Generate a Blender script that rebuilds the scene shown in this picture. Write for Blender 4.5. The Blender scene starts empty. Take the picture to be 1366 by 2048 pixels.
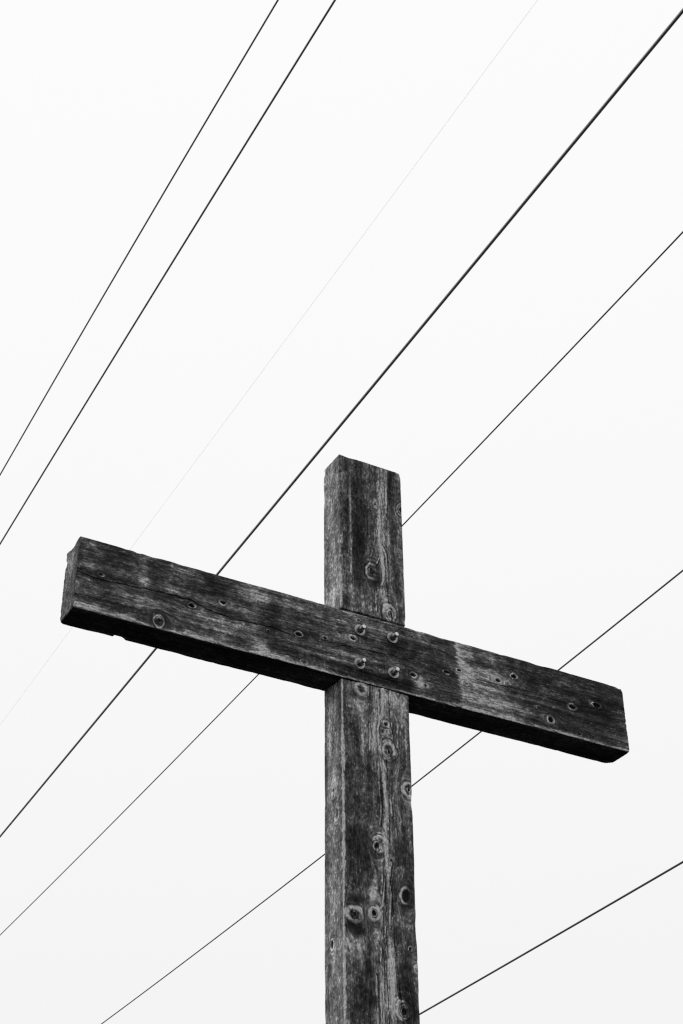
import bpy, bmesh, math
import numpy as np
from mathutils import Matrix, Vector

sc = bpy.context.scene
COL = sc.collection
Z0 = 3.53                      # height of the crossbeam's underside above the ground

# ------------------------------------------------------------------ camera
cam_d = bpy.data.cameras.new("camera")
cam_d.sensor_fit = 'VERTICAL'
cam_d.sensor_height = 36.0
cam_d.sensor_width = 24.0
cam_d.lens = 55.593
cam_d.clip_start = 0.05
cam_d.clip_end = 5000
cam = bpy.data.objects.new("camera", cam_d)
COL.objects.link(cam)
right = Vector((0.873875, -0.486086, -0.007981))
up = Vector((-0.27041, -0.499649, 0.82294))
fwd = Vector((0.404007, 0.716988, 0.568073))
m = Matrix.Identity(4)
for i in range(3):
    m[i][0], m[i][1], m[i][2] = right[i], up[i], -fwd[i]
m[0][3], m[1][3], m[2][3] = -1.72488, -3.07131, -1.92621 + Z0
cam.matrix_world = m
sc.camera = cam

# ------------------------------------------------------------------ sky, sun, exposure
SUN_DIR = Vector((-0.70, 0.36, 0.62)).normalized()
world = bpy.data.worlds.new("World")
sc.world = world
world.use_nodes = True
wt = world.node_tree
wt.nodes.clear()
wo = wt.nodes.new("ShaderNodeOutputWorld")
bg = wt.nodes.new("ShaderNodeBackground")
bg.inputs["Strength"].default_value = 0.1
sky = wt.nodes.new("ShaderNodeTexSky")
sky.sky_type = 'NISHITA'
sky.sun_disc = False
sky.sun_elevation = math.asin(SUN_DIR.z)
sky.sun_rotation = math.atan2(SUN_DIR.x, SUN_DIR.y)
sky.dust_density = 3.0
bw = wt.nodes.new("ShaderNodeRGBToBW")
tc = wt.nodes.new("ShaderNodeTexCoord")
sep = wt.nodes.new("ShaderNodeSeparateXYZ")
ramp = wt.nodes.new("ShaderNodeValToRGB")     # even cloud deck, a little brighter towards the zenith
cr = ramp.color_ramp
cr.elements[0].position = 0.0
cr.elements[1].position = 1.0
def g3(v): return (v, v, v, 1)
cr.elements[0].color = g3(0.84)
cr.elements[1].color = g3(1.02)
for p_, v_ in ((0.286, 0.930), (0.57, 0.982), (0.79, 1.006)):
    e = cr.elements.new(p_)
    e.color = g3(v_)
sc10 = wt.nodes.new("ShaderNodeMath"); sc10.operation = 'MULTIPLY'; sc10.inputs[1].default_value = 10.0
mix = wt.nodes.new("ShaderNodeMix"); mix.data_type = 'FLOAT'; mix.inputs[0].default_value = 0.04
L = wt.links.new
L(tc.outputs["Generated"], sep.inputs[0])
L(sep.outputs["Z"], ramp.inputs[0])
L(ramp.outputs[0], sc10.inputs[0])
L(sky.outputs[0], bw.inputs[0])
L(sc10.outputs[0], mix.inputs[2])
L(bw.outputs[0], mix.inputs[3])
L(mix.outputs[0], bg.inputs["Color"])
L(bg.outputs[0], wo.inputs["Surface"])

sun_d = bpy.data.lights.new("sun", 'SUN')
sun_d.energy = 1.5
sun_d.angle = math.radians(28)
sun_d.color = (1, 1, 1)
sun = bpy.data.objects.new("sun", sun_d)
COL.objects.link(sun)
sun.rotation_euler = (-SUN_DIR).to_track_quat('-Z', 'Y').to_euler()
sun.location = (-6, 4, 12)

sc.view_settings.view_transform = 'Standard'
sc.view_settings.look = 'None'
sc.view_settings.exposure = 0
sc.view_settings.gamma = 1
sc.view_settings.use_curve_mapping = False
sc.cycles.max_bounces = 6
sc.cycles.use_denoising = False
sc.cycles.filter_width = 1.3

# ------------------------------------------------------------------ noise helpers
def _h(ix, iy, seed):
    n = (ix.astype(np.int64) * 374761393 + iy.astype(np.int64) * 668265263 + seed * 974711) & 0xFFFFFFFF
    n = ((n ^ (n >> 13)) * 1274126177) & 0xFFFFFFFF
    n = ((n ^ (n >> 16)) * 2246822519) & 0xFFFFFFFF
    return ((n ^ (n >> 15)) & 0xFFFFFF) / float(0xFFFFFF) * 2 - 1

def vn(x, y, seed):
    """smooth 2-D value noise, about -1..1"""
    x = np.asarray(x, float); y = np.asarray(y, float)
    x, y = np.broadcast_arrays(x, y)
    ix = np.floor(x); iy = np.floor(y)
    fx = x - ix; fy = y - iy
    fx = fx * fx * (3 - 2 * fx); fy = fy * fy * (3 - 2 * fy)
    ix = ix.astype(np.int64); iy = iy.astype(np.int64)
    a = _h(ix, iy, seed); b = _h(ix + 1, iy, seed)
    c = _h(ix, iy + 1, seed); d = _h(ix + 1, iy + 1, seed)
    return (a * (1 - fx) + b * fx) * (1 - fy) + (c * (1 - fx) + d * fx) * fy

def fbm(x, y, seed, octv=3, gain=0.55):
    s = 0; a = 1; t = 0
    for o in range(octv):
        s = s + a * vn(x * 2 ** o, y * 2 ** o, seed + 17 * o); t += a; a *= gain
    return s / t

def sstep(a, b, x):
    t = np.clip((x - a) / (b - a), 0, 1)
    return t * t * (3 - 2 * t)

# ------------------------------------------------------------------ materials
def nodes_of(name):
    mt = bpy.data.materials.new(name)
    mt.use_nodes = True
    nt = mt.node_tree
    return mt, nt, nt.nodes["Principled BSDF"]

def wood_material(name, spec_scale, fib_amp, speck, micro_amp=0.3):
    """weathered timber: the mesh carries grain coordinates and the wood's own tone; fibre, specks and fuzz are noise"""
    mt, nt, bs = nodes_of(name)
    N = nt.nodes.new; K = nt.links.new
    at = N("ShaderNodeAttribute"); at.attribute_name = "tone"
    ag = N("ShaderNodeAttribute"); ag.attribute_name = "grain"
    def noise(scale, detail, rough=0.6):
        mp = N("ShaderNodeMapping"); mp.vector_type = 'POINT'
        mp.inputs["Scale"].default_value = scale
        K(ag.outputs["Vector"], mp.inputs["Vector"])
        n = N("ShaderNodeTexNoise"); n.inputs["Scale"].default_value = 1
        n.inputs["Detail"].default_value = detail; n.inputs["Roughness"].default_value = rough
        K(mp.outputs[0], n.inputs["Vector"])
        return n.outputs["Fac"]
    def math_(op, a, b=None):
        q = N("ShaderNodeMath"); q.operation = op
        for k, v in enumerate((a, b)):
            if v is None: continue
            if isinstance(v, (int, float)): q.inputs[k].default_value = v
            else: K(v, q.inputs[k])
        return q.outputs[0]
    fib = noise((55, 270, 1), 4, 0.65)                 # fibre streaks along the grain
    mot = noise((90, 130, 1), 4, 0.75)             # blotchy bleaching
    mic = noise((150, 260, 1), 2, 0.7)           # fuzz
    s = math_('MULTIPLY', math_('SUBTRACT', fib, 0.5), fib_amp)
    s = math_('ADD', s, math_('MULTIPLY', math_('SUBTRACT', mot, 0.5), fib_amp * 0.8))
    s = math_('ADD', s, math_('MULTIPLY', math_('SUBTRACT', mic, 0.5), fib_amp * micro_amp))
    gain = math_('POWER', 2.718, s)
    spk = noise((110, 190, 1), 1, 0.5)
    spk = math_('MULTIPLY', math_('MAXIMUM', math_('SUBTRACT', spk, spec_scale), 0.0), speck)
    gain = math_('ADD', gain, spk)
    col = math_('MINIMUM', math_('MULTIPLY', at.outputs["Fac"], gain), 0.72)
    K(col, bs.inputs["Base Color"])
    bs.inputs["Roughness"].default_value = 0.92
    bs.inputs["Specular IOR Level"].default_value = 0.15
    bp = N("ShaderNodeBump"); bp.inputs["Strength"].default_value = 0.55; bp.inputs["Distance"].default_value = 0.0018
    K(math_('ADD', math_('MULTIPLY', fib, 1.0), math_('MULTIPLY', mic, 0.5)), bp.inputs["Height"])
    K(bp.outputs[0], bs.inputs["Normal"])
    return mt

M_BEAM = wood_material("weathered_beam_wood", 0.63, 3.7, 16.0, 0.6)
M_POST = wood_material("weathered_post_wood", 0.61, 3.0, 17.0, 0.7)

def metal_material(name, base, rough, metallic=1.0, spot=0.5):
    mt, nt, bs = nodes_of(name)
    N = nt.nodes.new; K = nt.links.new
    tcn = N("ShaderNodeTexCoord")
    n = N("ShaderNodeTexNoise"); n.inputs["Scale"].default_value = 220; n.inputs["Detail"].default_value = 3
    K(tcn.outputs["Object"], n.inputs["Vector"])
    r = N("ShaderNodeMapRange")
    r.inputs[1].default_value = 0.3; r.inputs[2].default_value = 0.7
    r.inputs[3].default_value = base * (1 - spot); r.inputs[4].default_value = base * (1 + spot * 0.6)
    K(n.outputs["Fac"], r.inputs[0])
    K(r.outputs[0], bs.inputs["Base Color"])
    bs.inputs["Metallic"].default_value = metallic
    bs.inputs["Roughness"].default_value = rough
    return mt

M_WASHER = metal_material("dull_galvanised_steel", 0.40, 0.55, 1.0, 0.45)
M_ROD = metal_material("galvanised_steel", 0.62, 0.38, 1.0, 0.3)
M_NUT = metal_material("dull_zinc_nut", 0.17, 0.5, 1.0, 0.4)
M_SHANK = metal_material("dirty_threaded_steel", 0.32, 0.45, 1.0, 0.4)
M_SHEATH = metal_material("black_cable_sheath", 0.24, 0.45, 0.0, 0.25)
M_WIRE = metal_material("dark_bare_wire", 0.035, 0.6, 0.0, 0.3)
M_THIN = metal_material("pale_thin_wire", 0.75, 0.5, 0.0, 0.2)

mg, ntg, bsg = nodes_of("dark_grass_ground")
ng = ntg.nodes.new("ShaderNodeTexNoise"); ng.inputs["Scale"].default_value = 3.0; ng.inputs["Detail"].default_value = 8
tg = ntg.nodes.new("ShaderNodeTexCoord")
rg = ntg.nodes.new("ShaderNodeMapRange"); rg.inputs[3].default_value = 0.018; rg.inputs[4].default_value = 0.036
ntg.links.new(tg.outputs["Object"], ng.inputs["Vector"])
ntg.links.new(ng.outputs["Fac"], rg.inputs[0])
ntg.links.new(rg.outputs[0], bsg.inputs["Base Color"])
bsg.inputs["Roughness"].default_value = 1.0
bsg.inputs["Specular IOR Level"].default_value = 0.0

# ------------------------------------------------------------------ ground
NG = 80
gx = np.sign(np.linspace(-1, 1, NG)) * np.abs(np.linspace(-1, 1, NG)) ** 3 * 1800
GX, GY = np.meshgrid(gx, gx, indexing='ij')
GZ = 0.05 * fbm(GX / 4, GY / 4, 5) * np.exp(-np.hypot(GX, GY) / 60)
gv = np.stack([GX, GY, GZ - 0.05], -1).reshape(-1, 3)
idx = np.arange(NG * NG).reshape(NG, NG)
gf = np.stack([idx[:-1, :-1], idx[1:, :-1], idx[1:, 1:], idx[:-1, 1:]], -1).reshape(-1, 4)
me = bpy.data.meshes.new("ground")
me.from_pydata(gv.tolist(), [], gf.tolist())
me.materials.append(mg)
go = bpy.data.objects.new("ground", me)
go["kind"] = "structure"
COL.objects.link(go)

# ------------------------------------------------------------------ timber builder
def lattice(xs, ys, zs):
    """surface of a box lattice: welded vertex coordinates and quads"""
    nx, ny, nz = len(xs), len(ys), len(zs)
    quads = []
    def key(i, j, k): return (i * ny + j) * nz + k
    def grid(a, b, fn, flip):
        A, B = np.meshgrid(np.arange(a), np.arange(b), indexing='ij')
        kk = fn(A, B)
        q = np.stack([kk[:-1, :-1], kk[1:, :-1], kk[1:, 1:], kk[:-1, 1:]], -1).reshape(-1, 4)
        quads.append(q[:, ::-1] if flip else q)
    grid(nx, nz, lambda i, k: key(i, 0 * i, k), False)
    grid(nx, nz, lambda i, k: key(i, 0 * i + ny - 1, k), True)
    grid(ny, nz, lambda j, k: key(0 * j, j, k), True)
    grid(ny, nz, lambda j, k: key(0 * j + nx - 1, j, k), False)
    grid(nx, ny, lambda i, j: key(i, j, 0 * i), True)
    grid(nx, ny, lambda i, j: key(i, j, 0 * i + nz - 1), False)
    Q = np.concatenate(quads)
    uq, inv = np.unique(Q.ravel(), return_inverse=True)
    Q = inv.reshape(-1, 4)
    k = uq % nz; j = (uq // nz) % ny; i = uq // (nz * ny)
    return np.stack([xs[i], ys[j], zs[k]], 1), Q

def axis(a, b, step, r, extra=()):
    core = np.linspace(a + r, b - r, max(2, int(round((b - a - 2 * r) / step)) + 1))
    edge = np.array([0, 0.35, 0.7]) * r
    v = np.concatenate([a + edge, core, b - edge, np.array(extra, float)])
    return np.unique(np.round(v, 7))

def round_box(P, lo, hi, r):
    q = np.clip(P, lo + r, hi - r)
    d = P - q
    n = d / np.maximum(np.linalg.norm(d, axis=1, keepdims=True), 1e-9)
    return q + n * r, n

def mesh_from(name, V, Q, tone, grain, mat, parent):
    me = bpy.data.meshes.new(name)
    nq = len(Q)
    me.vertices.add(len(V)); me.vertices.foreach_set("co", V.astype(np.float32).ravel())
    me.loops.add(nq * 4); me.loops.foreach_set("vertex_index", Q.astype(np.int32).ravel())
    me.polygons.add(nq)
    me.polygons.foreach_set("loop_start", np.arange(0, nq * 4, 4, dtype=np.int32))
    me.polygons.foreach_set("use_smooth", np.ones(nq, bool))
    me.update(calc_edges=True)
    a = me.attributes.new("tone", 'FLOAT', 'POINT'); a.data.foreach_set("value", tone.astype(np.float32))
    b = me.attributes.new("grain", 'FLOAT_VECTOR', 'POINT'); b.data.foreach_set("vector", grain.astype(np.float32).ravel())
    me.materials.append(mat)
    o = bpy.data.objects.new(name, me)
    COL.objects.link(o)
    o.parent = parent
    return o

def knots_apply(u, v, knots, seed, stretch=1.9, lens=0.0):
    """grain that flows round the knots, plus each knot's own tone and relief"""
    psi = v.copy()
    lt = np.zeros_like(u)       # log gain of the wood tone
    hg = np.zeros_like(u)       # relief
    hole = np.zeros_like(u)
    for n, kn in enumerate(knots):
        u0, v0, ru, rv, s = kn[:5]
        cd = kn[5] if len(kn) > 5 else -(0.25 + 1.7 * s ** 2)
        near = (np.abs(u - u0) < ru * 9 + 0.03) & (np.abs(v - v0) < rv * 7 + 0.02)
        if not near.any(): continue
        un = u[near] - u0; vv = v[near] - v0
        d2 = (un / (ru * stretch)) ** 2 + (vv / (rv * 1.15)) ** 2
        psi[near] -= vv / np.maximum(d2, 1.0) * np.exp(-np.maximum(d2 - 1, 0) / 18)
        ang = np.arctan2(vv / rv, un / ru)
        ca, sa = np.cos(ang), np.sin(ang)
        wob = 1 + 0.20 * vn(ca * 0.8 + 50 + n * 5, sa * 0.8, seed) + 0.06 * vn(un / ru * 2.0 + n * 7, vv / rv * 2.0, seed + 3)
        # a lens drawn out along the grain, unevenly on the two sides
        d = np.sqrt((un / ru) ** 2 + (vv / rv) ** 2)
        if lens:
            dl = np.sqrt((vv / rv) ** 2 + 0.05) + (un / (ru * 1.3)) ** 2
            d = d * (1 - lens) + dl * lens
        d = d / wob
        core = 1 - sstep(0.50, 0.72, d)
        rim = np.exp(-((d - 0.95) / 0.23) ** 2)
        side = np.clip(0.8 + 1.0 * vn(ca * 0.8 + 11 * n, sa * 0.8 + 3, seed + 9) + 0.3 * math.cos(n * 2.4) * ca, 0.35, 1.7)
        if len(kn) > 6:                      # rim worn pale on one side only
            side = np.clip(0.45 + 0.35 * (side - 0.8) + 1.05 * (kn[6] * ca + kn[7] * sa), 0.0, 1.7)
        ph = 11.0 + 2.5 * math.sin(n * 1.7)
        if ru > 0.012 and cd > -1.5:
            a0 = n * 1.9
            off = np.abs(-math.sin(a0) * un / ru + math.cos(a0) * vv / rv + 0.12 * vn(un / ru * 3, vv / rv * 3, seed + 31))
            lt[near] -= 1.1 * np.exp(-(off / 0.10) ** 2) * (d < 0.85)
        ringz = np.where(d < 2.3, np.cos(d * ph + n), 0) * np.exp(-((d - 1.1) / 0.7) ** 2)
        halo = np.exp(-((d - 1.45) / 0.4) ** 2) * np.clip(1.1 - side, 0, 1)
        chk = vn(un / ru * 2.5 + 5 * n, vv / rv * 4.5, seed + 21) + 0.6 * vn(un / ru * 7 + 5 * n, vv / rv * 7, seed + 22)
        lt[near] += (core * (cd + 0.45 * chk) + (0.55 + 1.25 * s) * rim * side - 0.5 * halo
                     + 0.7 * ringz * (1.2 - 0.6 * s) * (0.4 + 0.6 * side))
        hg[near] += -0.0045 * core * (cd < -1.2) + 0.0011 * rim * side - 0.0006 * halo + 0.0004 * ringz
        hole[near] = np.maximum(hole[near], np.exp(-(d / 2.6) ** 2))
    return psi, lt, hg, hole

def cracks_apply(u, v, lines, lt, hg, seed):
    for pts, w, dep in lines:
        pts = np.array(pts)
        c = np.interp(u, pts[:, 0], pts[:, 1]) + 0.0014 * vn(u * 130, 0 * u, seed)
        inside = (u > pts[0, 0]) & (u < pts[-1, 0])
        ww = w * (0.55 + 0.45 * vn(u * 45, 0 * u + 9, seed + 1))
        k = np.exp(-((v - c) / np.maximum(ww, 2e-4)) ** 2) * inside
        lt -= 2.2 * k * dep  # dirt and occlusion shade of the crack, put into the tone
        hg -= 0.004 * k * dep
        lip = np.exp(-((v - c - 2.2 * w) / (1.2 * w)) ** 2) * inside
        lt += 0.25 * lip * dep
    return lt, hg

def patches(u, v, lst):
    o = np.zeros_like(u)
    for (u0, v0, su, sv, g) in lst:
        o += 1.55 * g * np.exp(-((u - u0) / su) ** 2 - ((v - v0) / sv) ** 2)
    return o

# ------------------------------------------------------------------ the cross
H, D, W = 0.2, 0.0909, 0.1990
XL, XR, ZT = -0.7186, 0.9125, 0.7027
cross = bpy.data.objects.new("wooden_cross", None)
cross.location = (W / 2, D / 2, 0)
COL.objects.link(cross)
cross["label"] = "tall weathered dark wooden cross bolted at its joint, standing alone beneath the overhead wires"
cross["category"] = "cross"
OFF = np.array([-W / 2, -D / 2, Z0])      # from face coordinates to the cross's own space

BEAM_KNOTS = [
    (-0.6573, 0.1074, 0.0077, 0.0050, 0.55), (-0.4187, 0.0893, 0.0100, 0.0080, 0.85), (-0.5012, 0.0200, 0.0125, 0.0180, 0.95, -0.5), (-0.5012, 0.0240, 0.0050, 0.0080, 0.2, -1.2),
    (-0.3346, 0.1237, 0.0096, 0.0075, 1.0), (-0.1214, 0.0894, 0.0110, 0.0078, 1.0), (-0.0461, 0.0998, 0.0087, 0.0055, 0.7),
    (0.0361, 0.1217, 0.0125, 0.0080, 0.9), (0.2145, 0.0605, 0.0106, 0.0089, 0.95), (0.3210, 0.0971, 0.0125, 0.0076, 1.0),
    (0.3595, 0.1132, 0.0087, 0.0061, 1.0), (0.3809, 0.0774, 0.0063, 0.0053, 0.55), (0.4838, 0.1136, 0.0110, 0.0078, 1.0),
    (0.5369, 0.1395, 0.0100, 0.0086, 1.0), (0.7259, 0.0942, 0.0150, 0.0087, 1.0), (0.8116, 0.1210, 0.0150, 0.0100, 0.9),
    (0.6480, 0.0350, 0.0100, 0.0123, 0.75), (0.6080, 0.0629, 0.0049, 0.0039, 0.4), (0.7473, 0.1641, 0.0051, 0.0048, 0.4),
    (0.2517, 0.0391, 0.0061, 0.0059, 0.7), (-0.2070, 0.0751, 0.0056, 0.0043, 0.6), (0.7420, 0.0138, 0.0067, 0.0046, 0.4),
    (-0.2741, 0.0416, 0.0041, 0.0042, 0.4), (-0.1069, 0.0140, 0.0099, 0.0085, 0.5), (-0.0167, 0.1494, 0.0026, 0.0027, 1.0),
    (0.0534, 0.1811, 0.0060, 0.0053, 1.0), (-0.5664, 0.1930, 0.0060, 0.0050, 0.3), (0.116, 0.046, 0.004, 0.004, 0.3),
]
BEAM_CRACKS = [
    ([(-0.7193, 0.0997), (-0.6877, 0.0951), (-0.6546, 0.0918), (-0.6189, 0.0958), (-0.5766, 0.0984), (-0.5248, 0.102), (-0.4846, 0.1038),
      (-0.4221, 0.1052), (-0.3961, 0.096), (-0.3571, 0.0898), (-0.3059, 0.0854), (-0.2513, 0.0865), (-0.2023, 0.0891), (-0.1651, 0.0851),
      (-0.1307, 0.0771)], 0.0017, 1.0),
    ([(0.4136, 0.1002), (0.4857, 0.1007), (0.5645, 0.1046), (0.5962, 0.1052), (0.6491, 0.1013), (0.7135, 0.099), (0.797, 0.108),
      (0.823, 0.1098), (0.8508, 0.1119), (0.8837, 0.1122), (0.9148, 0.1105)], 0.0013, 0.75),
    ([(-0.0751, 0.0924), (-0.0424, 0.0942), (-0.0049, 0.0903), (0.0377, 0.0947), (0.0711, 0.0978), (0.1047, 0.0985), (0.1532, 0.1019),
      (0.1776, 0.1025), (0.2171, 0.1069)], 0.0013, 0.7),
    ([(-0.30, 0.128), (-0.24, 0.118), (-0.18, 0.112), (-0.14, 0.104)], 0.001, 0.45),
    ([(-0.172, 0.021), (-0.13, 0.0215), (-0.115, 0.020)], 0.0016, 0.9),
    ([(0.02, 0.031), (0.07, 0.030), (0.13, 0.026), (0.18, 0.027)], 0.0018, 0.6),
    ([(0.10, 0.075), (0.14, 0.080), (0.20, 0.083)], 0.001, 0.5),
]
BEAM_PATCH = [
    (-0.2226, 0.0230, 0.022, 0.022, 1.0), (-0.17, 0.012, 0.05, 0.012, 0.5), (-0.5428, 0.135, 0.014, 0.05, 0.55), (-0.250, 0.165, 0.05, 0.018, 0.5),
    (-0.195, 0.11, 0.018, 0.08, -0.45), (-0.36, 0.160, 0.05, 0.045, -0.55), (0.235, 0.040, 0.022, 0.022, 1.0),
    (0.48, 0.03, 0.05, 0.04, 0.25), (-0.60, 0.165, 0.09, 0.02, -0.3), (-0.64, 0.05, 0.04, 0.03, -0.35),
    (0.80, 0.09, 0.12, 0.08, -0.5), (0.62, 0.15, 0.06, 0.05, -0.3), (0.10, 0.17, 0.05, 0.02, 0.3), (0.30, 0.15, 0.04, 0.04, -0.25),
    (0.068, 0.125, 0.026, 0.016, -0.4), (0.166, 0.128, 0.030, 0.016, -0.45), (0.066, 0.022, 0.03, 0.02, -0.35), (0.175, 0.024, 0.035, 0.018, -0.5),  # stain and washer shadow below each bolt, painted into the tone
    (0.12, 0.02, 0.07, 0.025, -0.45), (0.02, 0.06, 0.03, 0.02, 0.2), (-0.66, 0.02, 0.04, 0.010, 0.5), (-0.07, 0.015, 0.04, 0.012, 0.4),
]

def edge_factor(P, lo, hi, r):
    """1 on an arris, 0 inside a face"""
    d = np.minimum(P - lo, hi - P)
    d = np.sort(d, axis=1)
    return np.exp(-(d[:, 1] / r) ** 2)

def crossbeam():
    r = 0.0035
    gap = 0.0012
    xs = axis(XL, XR, 0.0015, r, (-gap, -gap - 1e-5, W + gap, W + gap + 1e-5))
    ys = axis(0, D, 0.0028, r)
    zs = axis(0, H, 0.0015, r)
    P, Q = lattice(xs, ys, zs)
    lo = np.array([XL, 0, 0]); hi = np.array([XR, D, H])
    V, n = round_box(P, lo, hi, r)
    x, y, z = P[:, 0], P[:, 1], P[:, 2]
    fa = np.abs(n)
    front = (y <= 1e-6)
    back = (y >= D - 1e-6) & ~front
    endf = ((x <= XL + 1e-6) | (x >= XR - 1e-6)) & ~front & ~back
    capz = ~front & ~back & ~endf
    # grain coordinates per face
    u = np.where(endf, z, x)
    v = np.where(capz, y + np.where(z < H / 2, -0.3, 0.5), np.where(endf, y, z))
    lt = np.zeros(len(P)); hg = np.zeros(len(P)); psi = v.copy()
    warp = 0.006 * vn(x * 2.2, v * 3, 11) + 0.0025 * vn(x * 7, v * 12, 12)
    k, l, h, hole = knots_apply(x[front], z[front], BEAM_KNOTS, 31, 2.4, 0.65)
    psi[front] = k; lt[front] = l; hg[front] = h
    psi = psi + np.where(endf, 0, warp)
    g = (0.55 * vn(x * 5, psi * 260, 41) + 0.45 * vn(x * 9, psi * 520, 42) + 0.8 * vn(x * 1.6, psi * 85, 43) + 0.45 * vn(x * 1.1, psi * 38, 46))
    g = np.where(endf, 0.8 * vn(x * 3 + z * 140, y * 160, 44) + 0.6 * vn(z * 420, y * 420, 45), g)
    lt += 0.55 * g
    hg += 0.0005 * np.where(endf, 1.6 * g, g)
    low = fbm(x * 5, v * 9, 51) * 0.40 + fbm(x * 19, v * 22, 52) * 0.40
    lt += 1.5 * low + 0.45 * fbm(x * 45, v * 60, 55, 2) + 0.30 * vn(u * 80, psi * 240, 53) + 0.2 * vn(u * 210, psi * 420, 54)
    lf, hf = cracks_apply(x[front], z[front], BEAM_CRACKS, lt[front], hg[front], 61)
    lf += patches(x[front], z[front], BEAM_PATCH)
    # cross stain: sharp left edge, fading to the right
    xe = 0.3585 + 0.005 * vn(z[front] * 60, 0 * z[front], 71) + 0.006 * vn(x[front] * 20, psi[front] * 260, 74) - 0.05 * (z[front] - 0.1)
    st = sstep(-0.010, 0.008, x[front] - xe) * np.exp(-np.maximum(x[front] - xe, 0) / 0.038)
    lf += (0.85 + 0.5 * vn(x[front] * 6, z[front] * 25, 75)) * st - 0.5 * (1 - sstep(-0.010, 0.008, x[front] - xe)) * np.exp(-np.maximum(xe - x[front], 0) / 0.06)
    # bleached lower arris
    low_e = np.exp(-(z[front] / (0.0085 + 0.004 * vn(x[front] * 20, 0 * z[front], 72))) ** 2)
    lf += low_e * (1.5 + 0.9 * vn(x[front] * 14, 0 * z[front], 73))
    lf += 0.6 * np.exp(-((x[front] - 0.89) / 0.04) ** 2 - ((z[front] - 0.197) / 0.006) ** 2)
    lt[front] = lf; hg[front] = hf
    # end grain: growth rings round a heart that lies below and behind, drying checks running out from it
    rr_ = np.hypot(y - 0.12, z + 0.03) + 0.002 * vn(y * 40, z * 40, 47); th_ = np.arctan2(z + 0.03, y - 0.12)
    lt += np.where(endf, 0.30 * np.sin(rr_ * 1500 + 3 * vn(rr_ * 60, 0 * rr_, 48)) - 1.3 * (np.abs(vn(th_ * 7, 0 * th_, 49)) < 0.035) * sstep(-0.2, 0.3, vn(rr_ * 18, th_ * 3, 50)), 0)
    # paler corner up at the back
    lt += np.where(endf & (x < 0), 0.55 * np.exp(-((z - 0.15) / 0.03) ** 2) * sstep(0.01, 0.04, y) + 0.15, 0)
    # worn arrises
    e = edge_factor(P, lo, hi, 0.006)
    s_ = x + 3 * y + 5 * z
    wear = np.maximum(0, vn(s_ * 45, z * 10 + y * 20, 81) - 0.25) * 0.0028 + np.maximum(0, vn(s_ * 170, y * 30, 82)) * 0.0008
    hg = hg * (1 - 0.7 * e) - e * wear
    # splits and knocks on the arrises: (centre, reach along x, across, depth)
    for cx, cy, cz, ax, ac, dp in ((-0.338, 0, 0, 0.013, 0.008, 0.007), (-0.372, 0, 0, 0.010, 0.006, 0.003), (-0.5664, 0, H, 0.008, 0.006, 0.003),
                                   (-0.53, 0, H, 0.02, 0.006, 0.0025), (0.905, 0, H, 0.010, 0.008, 0.004), (XR, 0, 0, 0.006, 0.006, 0.0015),
                                   (XR, D, 0, 0.012, 0.010, 0.006), (XL, D, 0, 0.006, 0.008, 0.004), (XL, D, 0.165, 0.02, 0.008, 0.008),
                                   (XL, 0, 0.02, 0.010, 0.008, 0.003), (-0.105, 0, 0, 0.016, 0.008, 0.004), (0.30, 0, 0, 0.02, 0.006, 0.003),
                                   (-0.62, 0, 0, 0.03, 0.005, 0.002), (XL, 0.05, H, 0.012, 0.02, 0.004), (0.62, 0, H, 0.02, 0.005, 0.002)):
        k = np.exp(-((x - cx) / ax) ** 2 - ((y - cy) / ac) ** 2 - ((z - cz) / ac) ** 2)
        hg -= dp * k
        lt += 0.5 * k * (y < 0.01)
    # torn splinter on the rear lower arris, abrupt on one side
    sx = x + 0.5814
    tear = sstep(-0.0008, 0.0008, sx) * (1 - sstep(0.018, 0.034, sx)) * np.exp(-((y - D) / 0.014) ** 2 - (z / 0.010) ** 2)
    hg -= 0.0085 * tear
    V = V + n * hg[:, None]
    V[:, 2] += 0.0008 * vn(x * 6, 0 * x, 91)
    # half-lap housing at the back
    notch = (x >= -gap - 5e-6) & (x <= W + gap + 5e-6)
    V[:, 1] = np.where(notch, np.minimum(V[:, 1], D / 2 - 0.0006), V[:, 1])
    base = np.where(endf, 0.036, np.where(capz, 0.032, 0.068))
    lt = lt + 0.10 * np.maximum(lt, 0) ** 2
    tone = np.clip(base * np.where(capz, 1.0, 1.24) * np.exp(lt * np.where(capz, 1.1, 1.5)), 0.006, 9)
    tone = np.where(tone > 0.2, 0.2 + 0.34 * np.tanh((tone - 0.2) / 0.34), tone)
    grain = np.stack([u, psi, np.where(endf, 3.0, np.where(capz, 7.0, 0.0)) + 0 * u], 1)
    grain[endf, 0] *= 4.0
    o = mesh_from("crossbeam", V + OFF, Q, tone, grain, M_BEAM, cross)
    o["label"] = "horizontal squared timber with dark knots and a long crack"

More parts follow.
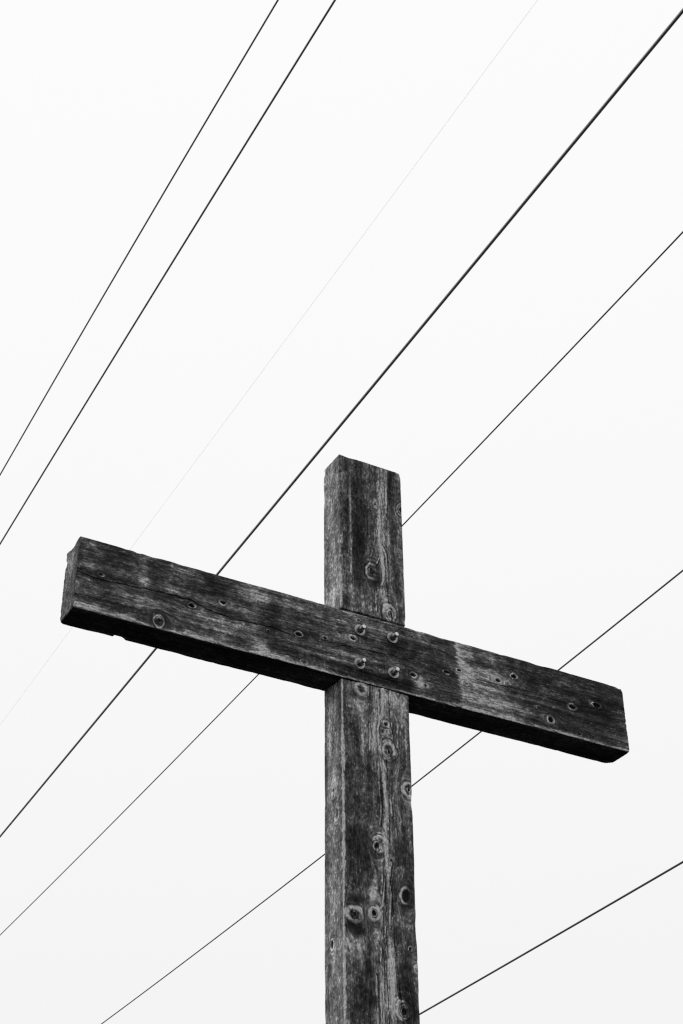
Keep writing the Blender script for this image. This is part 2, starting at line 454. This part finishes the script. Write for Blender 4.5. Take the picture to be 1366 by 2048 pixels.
POST_KNOTS = [   # (z, x, rz, rx, rim strength, core log tone)
    (0.3439, 0.0990, 0.0225, 0.0200, 0.75, -0.15, -0.1, -0.9), (0.349, 0.0955, 0.007, 0.006, 0.1, -0.8), (0.2301, 0.1485, 0.0245, 0.0170, 0.75, 0.0, 0.3, 0.4), (0.2250, 0.1500, 0.012, 0.008, 0.2, -0.4),
    (0.5753, 0.1990, 0.0200, 0.0130, 0.15, -0.35, 0.0, -0.5), (0.5692, 0.1128, 0.0075, 0.0060, 0.3, -0.9),
    (-0.0189, 0.0582, 0.0175, 0.0155, 1.1, -0.7), (-0.1022, 0.1278, 0.0095, 0.0085, 0.7, -2.0), (-0.1757, 0.1338, 0.0215, 0.0165, 0.85, -0.1), (-0.1790, 0.1340, 0.008, 0.006, 0.1, -1.1),
    (-0.2683, 0.1880, 0.0190, 0.0170, 1.1, -0.3, -0.3, -0.85), (-0.2683, 0.1890, 0.007, 0.006, 0.2, -0.8), (-0.4283, 0.0990, 0.0190, 0.0180, 0.85, -0.3, 0.6, 0.5), (-0.4345, 0.0930, 0.010, 0.009, 0.1, -1.3),
    (-0.1255, 0.1177, 0.0084, 0.0080, 0.2, -1.0), (-0.124, 0.129, 0.007, 0.006, 0.5, 0.4),
    (-0.6142, 0.0306, 0.0200, 0.0185, 1.15, -0.8), (-0.6142, 0.0310, 0.0080, 0.0070, 0.2, -0.6), (-0.6038, 0.0836, 0.0155, 0.0150, 1.0, 0.2), (-0.6030, 0.0830, 0.0085, 0.0085, 0.0, -2.2),
    (-0.5455, 0.1721, 0.0190, 0.0165, 1.15, -0.9, 0.3, -0.85), (-0.6728, 0.1789, 0.0055, 0.0050, 0.5, -1.8), (-0.7197, 0.1970, 0.0115, 0.0110, 1.1, 0.1, 0.2, -0.9),
    (-0.8193, 0.1520, 0.0210, 0.0170, 1.1, 0.2, 0.2, -0.9), (-0.8210, 0.1580, 0.0130, 0.0100, 0.0, -1.9),
]
LEFT_KNOTS = [(-0.3006, 0.0431, 0.0150, 0.0075, 0.1, -2.4), (-0.3617, 0.0272, 0.0170, 0.0120, 0.3, -0.7), (-0.6752, 0.0518, 0.0135, 0.0090, 0.1, -2.6)]
POST_CRACKS = [
    ([(-0.86, 0.118), (-0.75, 0.115), (-0.66, 0.109), (-0.60, 0.107)], 0.0016, 0.8),
    ([(-0.86, 0.123), (-0.8, 0.121), (-0.72, 0.119), (-0.62, 0.114), (-0.5, 0.118), (-0.44, 0.112)], 0.0014, 0.7),
    ([(-0.80, 0.150), (-0.74, 0.143), (-0.66, 0.137), (-0.6, 0.135), (-0.52, 0.131), (-0.46, 0.132)], 0.0017, 0.8),
    ([(-0.42, 0.128), (-0.36, 0.130), (-0.30, 0.131), (-0.23, 0.128), (-0.2, 0.126)], 0.0018, 0.7),
    ([(-0.40, 0.108), (-0.33, 0.112), (-0.25, 0.113), (-0.19, 0.114)], 0.0012, 0.7),
    ([(-0.17, 0.146), (-0.12, 0.144), (-0.05, 0.139), (0.0, 0.137)], 0.0015, 0.7),
    ([(0.20, 0.158), (0.26, 0.148), (0.33, 0.141), (0.40, 0.139)], 0.0022, 0.7),
    ([(0.36, 0.110), (0.41, 0.121), (0.47, 0.128), (0.55, 0.131), (0.64, 0.134)], 0.0014, 0.5),
    ([(0.58, 0.002), (0.60, 0.004), (0.645, 0.004)], 0.0015, 0.8),
    ([(0.64, 0.115), (0.655, 0.122), (0.662, 0.140)], 0.0012, 0.6),
]
POST_PATCH = [   # (z, x, sz, sx, log gain)
    (0.55, 0.060, 0.16, 0.024, -0.55), (0.40, 0.055, 0.12, 0.030, -0.35), (0.52, 0.034, 0.14, 0.0045, 0.85), (0.34, 0.034, 0.05, 0.0045, 0.4),
    (0.45, 0.125, 0.09, 0.010, 0.55), (0.36, 0.135, 0.03, 0.010, 0.6), (0.26, 0.135, 0.04, 0.014, 0.55), (0.62, 0.135, 0.06, 0.012, 0.35),
    (0.63, 0.17, 0.05, 0.02, -0.45), (0.33, 0.17, 0.10, 0.02, -0.3),
    (-0.02, 0.14, 0.03, 0.05, 0.55), (-0.04, 0.05, 0.012, 0.03, -0.6), (-0.08, 0.18, 0.05, 0.02, 0.35), (-0.10, 0.06, 0.06, 0.03, 0.15),
    (-0.14, 0.04, 0.03, 0.03, -0.25), (-0.17, 0.09, 0.05, 0.02, 0.35), (-0.28, 0.04, 0.05, 0.03, -0.45), (-0.33, 0.10, 0.05, 0.02, -0.25), (-0.42, 0.04, 0.05, 0.03, -0.5),
    (-0.40, 0.17, 0.09, 0.025, -0.45), (-0.50, 0.05, 0.05, 0.03, -0.35), (-0.56, 0.08, 0.02, 0.011, 1.0), (-0.575, 0.04, 0.012, 0.02, -0.7), (-0.65, 0.04, 0.012, 0.03, -0.7),
    (-0.54, 0.14, 0.05, 0.010, -0.5), (-0.64, 0.145, 0.03, 0.012, -0.6), (-0.69, 0.03, 0.03, 0.02, 0.5), (-0.75, 0.127, 0.075, 0.0085, 1.35), (-0.82, 0.105, 0.05, 0.012, 0.75),
    (-0.77, 0.07, 0.05, 0.03, -0.35), (-0.74, 0.165, 0.06, 0.020, -0.5), (-0.47, 0.122, 0.05, 0.006, 0.8), (-0.35, 0.120, 0.07, 0.006, 0.7), (-0.22, 0.119, 0.03, 0.006, 0.7),
    (-0.84, 0.05, 0.05, 0.03, -0.2),
]

# raised growth-ring lines on the broad face: (z, x) runs
POST_RIDGES = [
    [(0.6605, 0.1329), (0.6255, 0.1333), (0.5899, 0.1311), (0.5617, 0.1331)],
    [(0.5202, 0.1198), (0.4941, 0.1178), (0.4589, 0.1129), (0.4260, 0.1055), (0.3966, 0.0995), (0.3693, 0.0909), (0.3497, 0.0800)],
    [(0.4919, 0.1110), (0.4576, 0.1089), (0.4224, 0.1027), (0.3926, 0.0954)],
    [(0.4439, 0.1273), (0.4199, 0.1214), (0.3964, 0.1168), (0.3759, 0.1123)],
    [(0.4439, 0.1273), (0.4297, 0.1350), (0.4127, 0.1426), (0.3802, 0.1444)],
    [(0.4109, 0.1278), (0.3890, 0.1193), (0.3700, 0.1108)],
    [(0.4109, 0.1278), (0.4022, 0.1356), (0.3841, 0.1391), (0.3593, 0.1385), (0.3276, 0.1323), (0.3094, 0.1252)],
    [(0.6548, 0.1162), (0.6326, 0.1198), (0.6095, 0.1206)],
    [(0.6683, 0.1469), (0.6366, 0.1488), (0.5954, 0.1477), (0.5489, 0.1464)],
    [(0.2935, 0.1077), (0.2617, 0.1083), (0.2220, 0.1073)],
    [(0.2985, 0.1157), (0.2633, 0.1135), (0.2370, 0.1142)],
    [(0.3005, 0.1316), (0.2801, 0.1350)],
    [(0.2439, 0.1196), (0.2246, 0.1165), (0.2027, 0.1225)],
    [(-0.0165, 0.1081), (-0.0414, 0.1062), (-0.0701, 0.1080), (-0.1040, 0.1072), (-0.1336, 0.1027), (-0.1612, 0.1057)],
    [(-0.1479, 0.1123), (-0.1719, 0.1104), (-0.1946, 0.1135), (-0.2192, 0.1178), (-0.2403, 0.1160), (-0.2640, 0.1129)],
    [(-0.1965, 0.1049), (-0.2315, 0.1040), (-0.2773, 0.1041), (-0.3219, 0.1066), (-0.3442, 0.1072), (-0.3784, 0.1028)],
    [(-0.2351, 0.1394), (-0.2701, 0.1372), (-0.3155, 0.1370), (-0.3491, 0.1372)],
    [(-0.3457, 0.1216), (-0.3668, 0.1271), (-0.3952, 0.1286), (-0.4175, 0.1268)],
    [(-0.3992, 0.1034), (-0.4050, 0.1128), (-0.4171, 0.1177), (-0.4328, 0.1156)],
    [(-0.4066, 0.1044), (-0.4120, 0.1103), (-0.4225, 0.1124)],
    [(-0.0946, 0.1461), (-0.1145, 0.1430), (-0.1424, 0.1459), (-0.1627, 0.1503)],
    [(-0.0909, 0.1613), (-0.1244, 0.1615), (-0.1606, 0.1591)],
    [(-0.1103, 0.0810), (-0.1434, 0.0815), (-0.1908, 0.0793)],
    [(-0.4549, 0.1036), (-0.4744, 0.1056), (-0.5033, 0.1024), (-0.5318, 0.1005)],
    [(-0.4582, 0.1096), (-0.4778, 0.1103), (-0.5027, 0.1060), (-0.5286, 0.1065), (-0.5530, 0.1023)],
    [(-0.5164, 0.1141), (-0.5385, 0.1111), (-0.5605, 0.1081), (-0.5821, 0.1063), (-0.5900, 0.0978), (-0.5831, 0.0885)],
    [(-0.4693, 0.1323), (-0.4920, 0.1280), (-0.5242, 0.1306), (-0.5566, 0.1297), (-0.5999, 0.1260), (-0.6316, 0.1251)],
    [(-0.6354, 0.1026), (-0.6553, 0.1079), (-0.6861, 0.1094)],
    [(-0.6726, 0.0911), (-0.6982, 0.0974), (-0.7286, 0.0990), (-0.7892, 0.0963), (-0.8562, 0.0957)],
    [(-0.6778, 0.0968), (-0.7076, 0.1030), (-0.7481, 0.1031), (-0.7883, 0.1020), (-0.8554, 0.1014)],
    [(-0.7510, 0.0846), (-0.7907, 0.0859), (-0.8574, 0.0866)],
    [(-0.7027, 0.1335), (-0.7333, 0.1337), (-0.7631, 0.1374), (-0.7927, 0.1399), (-0.8032, 0.1500)],
    [(-0.8258, 0.1170), (-0.8535, 0.1151)],
]

def ridges_apply(u, v, lines, lt, hg, wid, seed):
    """distance to each run of the hard late-wood ridges that stand proud of the weathered face"""
    for n, pts in enumerate(lines):
        pts = np.array(pts)
        lo_, hi_ = pts.min(0) - 0.012, pts.max(0) + 0.012
        sel = np.where((u > lo_[0]) & (u < hi_[0]) & (v > lo_[1]) & (v < hi_[1]))[0]
        uu, vv = u[sel], v[sel]
        best = np.full(len(sel), 1.0); side = np.zeros(len(sel))
        for a, b in zip(pts[:-1], pts[1:]):
            d = b - a; L2 = d @ d
            t = np.clip(((uu - a[0]) * d[0] + (vv - a[1]) * d[1]) / L2, 0, 1)
            du, dv = uu - a[0] - t * d[0], vv - a[1] - t * d[1]
            dd = np.hypot(du, dv)
            m_ = dd < best
            best = np.where(m_, dd, best); side = np.where(m_, np.sign(dv) + 0 * dv, side)
        w = wid * (1 + 0.4 * vn(uu * 60, vv * 60, seed + n))
        amp = np.clip(0.8 + 0.7 * vn(uu * 45, 0 * uu + n * 3, seed + 40), 0.1, 1.5)
        k = np.exp(-(best / w) ** 2)
        val = np.exp(-((best - 2.0 * w) / (0.9 * w)) ** 2) * (0.75 + 0.35 * side)
        lt[sel] += 0.95 * amp * k - 0.75 * amp * val
        hg[sel] += 0.0008 * amp * k - 0.0006 * val
    return lt, hg

def upright_post():
    r = 0.0032
    fine = axis(-1.0, ZT, 0.0015, r)
    fine = fine[fine > -0.9999]
    GAPZ = 0.0042
    zs = np.unique(np.concatenate([np.linspace(-Z0 - 0.35, -1.0, 70), fine,
                                   [-GAPZ - 1e-5, -GAPZ, H + GAPZ, H + GAPZ + 1e-5]]))
    xs = axis(0, W, 0.0015, r)
    ys = axis(0, D, 0.0021, r)
    P, Q = lattice(xs, ys, zs)
    lo = np.array([0, 0, -Z0 - 0.35]); hi = np.array([W, D, ZT])
    V, n = round_box(P, lo, hi, r)
    x, y, z = P[:, 0], P[:, 1], P[:, 2]
    front = (y <= 1e-6)
    left = (x <= 1e-6) & ~front
    top = (z >= ZT - 1e-6) & ~front & ~left
    v = np.where(left, y, x) + 0.0
    lt = np.zeros(len(P)); hg = np.zeros(len(P)); psi = v.copy()
    k, l, h, kn_near = knots_apply(z[front], x[front], POST_KNOTS, 131, 2.3)
    psi[front] = k; lt[front] = l; hg[front] = h
    k, l, h, _ = knots_apply(z[left], y[left], LEFT_KNOTS, 132)
    psi[left] = k; lt[left] = l; hg[left] = h
    psi = psi + 0.005 * vn(z * 2.5, v * 5, 111) + 0.002 * vn(z * 9, v * 14, 112)
    # flat-sawn strip with strong growth-ring lines
    zc = np.array([-1.0, -0.8448, -0.7424, -0.4402, -0.3107, -0.176, -0.0343, 0.2637, 0.45, 0.5906, 0.70])
    xc = np.array([0.125, 0.124, 0.123, 0.120, 0.120, 0.124, 0.128, 0.136, 0.134, 0.140, 0.142])
    vc = np.interp(z, zc, xc)
    strip = np.where(front, np.exp(-((x - vc) / (0.023 + 0.006 * vn(z * 8, 0 * z, 113))) ** 2), 0.0)
    strip[front] = np.maximum(strip[front], 0.85 * kn_near)
    ring = vn(z * 0.9, psi * 165, 141) + 0.8 * vn(z * 1.7, psi * 290, 142)
    fine_g = 0.55 * vn(z * 1.3, psi * 60, 146) + 0.6 * vn(z * 8, psi * 420, 143) + 0.5 * vn(z * 3, psi * 120, 144)
    lt += 0.85 * strip * ring * (0.55 + 0.7 * vn(z * 11, v * 30, 145)) + 0.18 * strip + (0.45 - 0.1 * strip) * fine_g
    hg += 0.0009 * strip * ring + 0.0004 * fine_g
    soft = 1 - 0.5 * strip
    lt += fbm(z * 6, v * 18, 151) * 0.40 + fbm(z * 26, v * 46, 152) * 0.75 * soft + 0.55 * fbm(z * 110, v * 150, 153, 2) * soft
    lt += 0.22 * vn(z * 100, psi * 260, 154) + 0.18 * vn(z * 240, psi * 420, 155)
    lf, hf = cracks_apply(z[front], x[front], POST_CRACKS, lt[front], hg[front], 161)
    lf, hf = ridges_apply(z[front] + 0.0012 * vn(x[front] * 200, z[front] * 90, 165), x[front] + 0.0010 * vn(z[front] * 75, x[front] * 60, 166), POST_RIDGES, lf, hf, 0.0019, 163)
    lf += patches(z[front], x[front], POST_PATCH)
    # bleached front left arris, on both faces that meet there
    def arris(dd, zz):
        wd = 0.0060 + 0.0020 * vn(zz * 9, 0 * zz, 171)
        amt = 1.75 * (1 - sstep(-0.07, 0.02, zz)) * (1 + 0.3 * vn(zz * 14, 0 * zz, 172)) + 1.3 * np.exp(-((zz - 0.235) / 0.05) ** 2) + 0.35
        return np.exp(-(dd / wd) ** 4) * amt
    lf += arris(x[front], z[front])
    lt[front] = lf; hg[front] = hf
    ll = lt[left]
    yl = y[left]; zl = z[left]
    # drip band down the middle of the narrow side, darker margins
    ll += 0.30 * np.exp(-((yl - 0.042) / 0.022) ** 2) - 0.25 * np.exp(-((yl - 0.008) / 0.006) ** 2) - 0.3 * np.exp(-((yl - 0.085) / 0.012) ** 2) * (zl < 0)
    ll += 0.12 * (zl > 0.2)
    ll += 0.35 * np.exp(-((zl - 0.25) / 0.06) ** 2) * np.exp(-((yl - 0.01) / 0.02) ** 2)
    ll += 0.45 * arris(yl * 2.2, zl)
    lt[left] = ll
    e = edge_factor(P, lo, hi, 0.006)
    s_ = z + 3 * y + 5 * x
    wear = np.maximum(0, vn(s_ * 40, x * 10 + y * 20, 181) - 0.3) * 0.0022 + np.maximum(0, vn(s_ * 190, y * 30, 182)) * 0.0006
    hg = hg * (1 - 0.7 * e) - e * wear
    for cx, cy, cz, ax, ac, dp in ((0, D, 0.69, 0.012, 0.008, 0.004), (W, 0, 0.700, 0.010, 0.008, 0.003), (0, D, 0.60, 0.02, 0.006, 0.002),
                                   (W, 0, -0.30, 0.02, 0.006, 0.003), (W, 0, 0.213, 0.010, 0.006, 0.003), (W, 0, -0.62, 0.03, 0.006, 0.003),
                                   (0, 0, 0.61, 0.006, 0.004, 0.003), (0, 0, 0.64, 0.006, 0.004, 0.003), (0.03, 0, ZT, 0.01, 0.02, 0.002)):
        kk = np.exp(-((z - cz) / ax) ** 2 - ((y - cy) / ac) ** 2 - ((x - cx) / ac) ** 2)
        hg -= dp * kk
    V = V + n * hg[:, None]
    # the sawn shoulders of the housing are not quite true
    V[:, 2] += np.where(np.abs(z - H - GAPZ) < 1e-3, 0.0016 * vn(x * 34, 0 * x, 192) + 0.0008 * vn(x * 110, 0 * x, 193), 0)
    V[:, 2] += np.where(np.abs(z + GAPZ) < 1e-3, 0.0016 * vn(x * 31, 0 * x, 194), 0)
    V[:, 0] += 0.0005 * vn(z * 3, 0 * z, 191) * (z > -1.2)
    # half-lap housing for the crossbeam at the front
    notch = (z >= -GAPZ - 5e-6) & (z <= H + GAPZ + 5e-6)
    V[:, 1] = np.where(notch, np.maximum(V[:, 1], D / 2 + 0.0006), V[:, 1])
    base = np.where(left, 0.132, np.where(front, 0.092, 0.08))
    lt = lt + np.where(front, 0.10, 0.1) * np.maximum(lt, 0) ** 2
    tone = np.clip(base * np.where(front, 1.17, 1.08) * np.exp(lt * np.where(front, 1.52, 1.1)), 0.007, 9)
    tone = np.where(tone > 0.2, 0.2 + 0.36 * np.tanh((tone - 0.2) / 0.36), tone)
    grain = np.stack([z, psi, np.where(left, 3.0, np.where(front, 0.0, 7.0))], 1)
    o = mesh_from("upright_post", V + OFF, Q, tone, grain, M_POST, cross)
    o["label"] = "vertical squared timber with ringed knots and a paler narrow side"

crossbeam()
upright_post()

# ------------------------------------------------------------------ bolts at the joint
def lathe(name, prof, seg, mat, parent, cap=True, hexa=False):
    """profile of (radius, distance out of the face); axis along -y"""
    bm = bmesh.new()
    rings = []
    for rr, d in prof:
        rings.append([bm.verts.new((rr * math.cos(2 * math.pi * k / seg), -d, rr * math.sin(2 * math.pi * k / seg))) for k in range(seg)])
    for a, b in zip(rings[:-1], rings[1:]):
        for k in range(seg):
            bm.faces.new((a[k], a[(k + 1) % seg], b[(k + 1) % seg], b[k]))
    if cap:
        bm.faces.new(rings[-1][:])
        bm.faces.new(rings[0][::-1])
    else:
        for k in range(seg):
            bm.faces.new((rings[-1][k], rings[-1][(k + 1) % seg], rings[0][(k + 1) % seg], rings[0][k]))
    bmesh.ops.recalc_face_normals(bm, faces=bm.faces)
    me = bpy.data.meshes.new(name); bm.to_mesh(me); bm.free()
    me.materials.append(mat)
    o = bpy.data.objects.new(name, me)
    COL.objects.link(o)
    o.parent = parent
    return o

# threaded shank
prof = [(0.0050, -0.093)]
prof += [(0.0050, -0.002)]
for q in range(16):
    prof += [(0.0058, 0.0 + q * 0.00150), (0.0051, 0.00075 + q * 0.00150)]
prof += [(0.0056, 0.0243), (0.0050, 0.0251)]
bolt = lathe("bolt", prof, 20, M_SHANK, cross)
bolt.data.materials.append(M_ROD)
bolt.data.polygons[len(bolt.data.polygons) - 2].material_index = 1      # bright cut end
# flat washer, slightly dished rim
washer = lathe("washer", [(0.0055, 0.0004), (0.0150, 0.0004), (0.0157, 0.0010), (0.0157, 0.0024), (0.0150, 0.0030), (0.0055, 0.0030)], 36, M_WASHER, bolt, cap=False)
# hexagon nut with chamfered corners
bm = bmesh.new()
A, hN = 0.0094, 0.0085
def ringv(rad, d, seg): return [bm.verts.new((rad * math.cos(2 * math.pi * k / seg + 0.3), -d, rad * math.sin(2 * math.pi * k / seg + 0.3))) for k in range(seg)]
rs = [ringv(A * 0.9, 0.0031, 6), ringv(A, 0.0042, 6), ringv(A, 0.0031 + hN - 0.0012, 6), ringv(A * 0.86, 0.0031 + hN, 6), ringv(0.0053, 0.0031 + hN, 6), ringv(0.0053, 0.0031, 6)]
for a, b in zip(rs, rs[1:] + rs[:1]):
    for k in range(6):
        bm.faces.new((a[k], a[(k + 1) % 6], b[(k + 1) % 6], b[k]))
bmesh.ops.recalc_face_normals(bm, faces=bm.faces)
me = bpy.data.meshes.new("nut"); bm.to_mesh(me); bm.free()
me.materials.append(M_NUT)
nut = bpy.data.objects.new("nut", me)
COL.objects.link(nut)
nut.parent = bolt

BOLTS = [(0.0559, 0.1507, 0.2, 0.0), (0.1536, 0.1539, 1.1, 0.0008), (0.0541, 0.0515, 1.9, -0.0006), (0.1541, 0.0499, 2.6, 0.0004)]
for n_, (bx, bz, rot, out_) in enumerate(BOLTS):
    if n_ == 0:
        b, parts = bolt, [washer, nut]
    else:
        b = bolt.copy(); COL.objects.link(b); b.parent = cross
        parts = []
        for c in (washer, nut):
            c2 = c.copy(); COL.objects.link(c2); c2.parent = b; parts.append(c2)
    b.location = Vector((bx, -out_, bz)) + Vector(OFF.tolist())
    b.rotation_euler = (0.03 * math.sin(5 * rot), rot, 0.035 * math.cos(3 * rot + 1))

# ------------------------------------------------------------------ overhead wires
CAMP = np.array([-1.72488, -3.07131])
DH = np.array([0.02370274, 0.99971905])
NL = np.array([0.99971905, -0.02370274])

def wire(name, lateral, poly, span, dia, mat, label, flat=None):
    """round cable along the line direction: poly gives its height (sag) against the distance s"""
    s = np.linspace(span[0], span[1], 140)
    c = np.poly1d(poly)
    zz = c(s)
    if flat:                                   # straight beyond the measured stretch
        dc = c.deriv()
        zz = np.where(s < flat[0], c(flat[0]) + dc(flat[0]) * (s - flat[0]), np.where(s > flat[1], c(flat[1]) + dc(flat[1]) * (s - flat[1]), zz))
    mid = len(s) // 2
    ctr = np.stack([CAMP[0] + NL[0] * lateral + DH[0] * s, CAMP[1] + NL[1] * lateral + DH[1] * s, zz + Z0], 1)
    seg = 12
    t = np.gradient(ctr, axis=0); t /= np.linalg.norm(t, axis=1, keepdims=True)
    sx = np.array([NL[0], NL[1], 0.0])
    up_ = np.cross(sx, t); up_ /= np.linalg.norm(up_, axis=1, keepdims=True)
    a = np.arange(seg) * 2 * math.pi / seg
    R = dia / 2
    ring = ctr[:, None, :] + R * (np.cos(a)[None, :, None] * sx + np.sin(a)[None, :, None] * up_[:, None, :])
    org = ctr[mid]
    V = ring.reshape(-1, 3) - org
    n = len(s)
    f = []
    for i in range(n - 1):
        for k in range(seg):
            k2 = (k + 1) % seg
            f.append((i * seg + k, i * seg + k2, (i + 1) * seg + k2, (i + 1) * seg + k))
    f.append(tuple(range(seg))[::-1]); f.append(tuple((n - 1) * seg + k for k in range(seg)))
    me = bpy.data.meshes.new(name)
    me.from_pydata(V.tolist(), [], f)
    me.polygons.foreach_set("use_smooth", [True] * len(f))
    me.materials.append(mat); me.update()
    o = bpy.data.objects.new(name, me)
    o.location = org.tolist()
    COL.objects.link(o)
    o["label"] = label
    o["category"] = "wire"
    o["group"] = "overhead wires running past the cross"
    return o

SP = (-32, 48)
wire("overhead_wire", 1.924, (-5.15e-3, 0.05756, 3.92522), SP, 0.0090, M_SHEATH,
     "thinner dark wire of the pair at the upper left, leftmost of all the wires", (4.1, 8.4))
wire("overhead_wire", 2.163, (-2.44e-3, 0.01704, 4.07128), SP, 0.0108, M_SHEATH,
     "thicker dark wire of the pair at the upper left, second wire from the left", (4.0, 9.1))
wire("overhead_wire", 4.490, (-0.01056, 7.19478), SP, 0.0014, M_THIN,
     "hair thin barely visible pale wire meeting the left end of the crossbeam")
wire("overhead_wire", 3.649, (1.8e-4, -0.02318, 4.23658), SP, 0.0176, M_SHEATH,
     "thickest black cable, crossing behind the left arm of the cross")
wire("overhead_wire", 4.520, (1.37e-3, -0.03567, 4.25468), SP, 0.0093, M_WIRE,
     "thin black wire passing just above the beam behind the top of the post")
wire("overhead_wire", 6.640, (1.31e-3, -0.04084, 4.35792), SP, 0.0130, M_WIRE,
     "thin black wire crossing behind the right arm of the cross and the post below it")
wire("overhead_wire", 9.991, (4.9e-4, -0.02814, 4.37744), SP, 0.0212, M_WIRE,
     "black wire at the lower right, lowest of the wires beside the foot of the post")
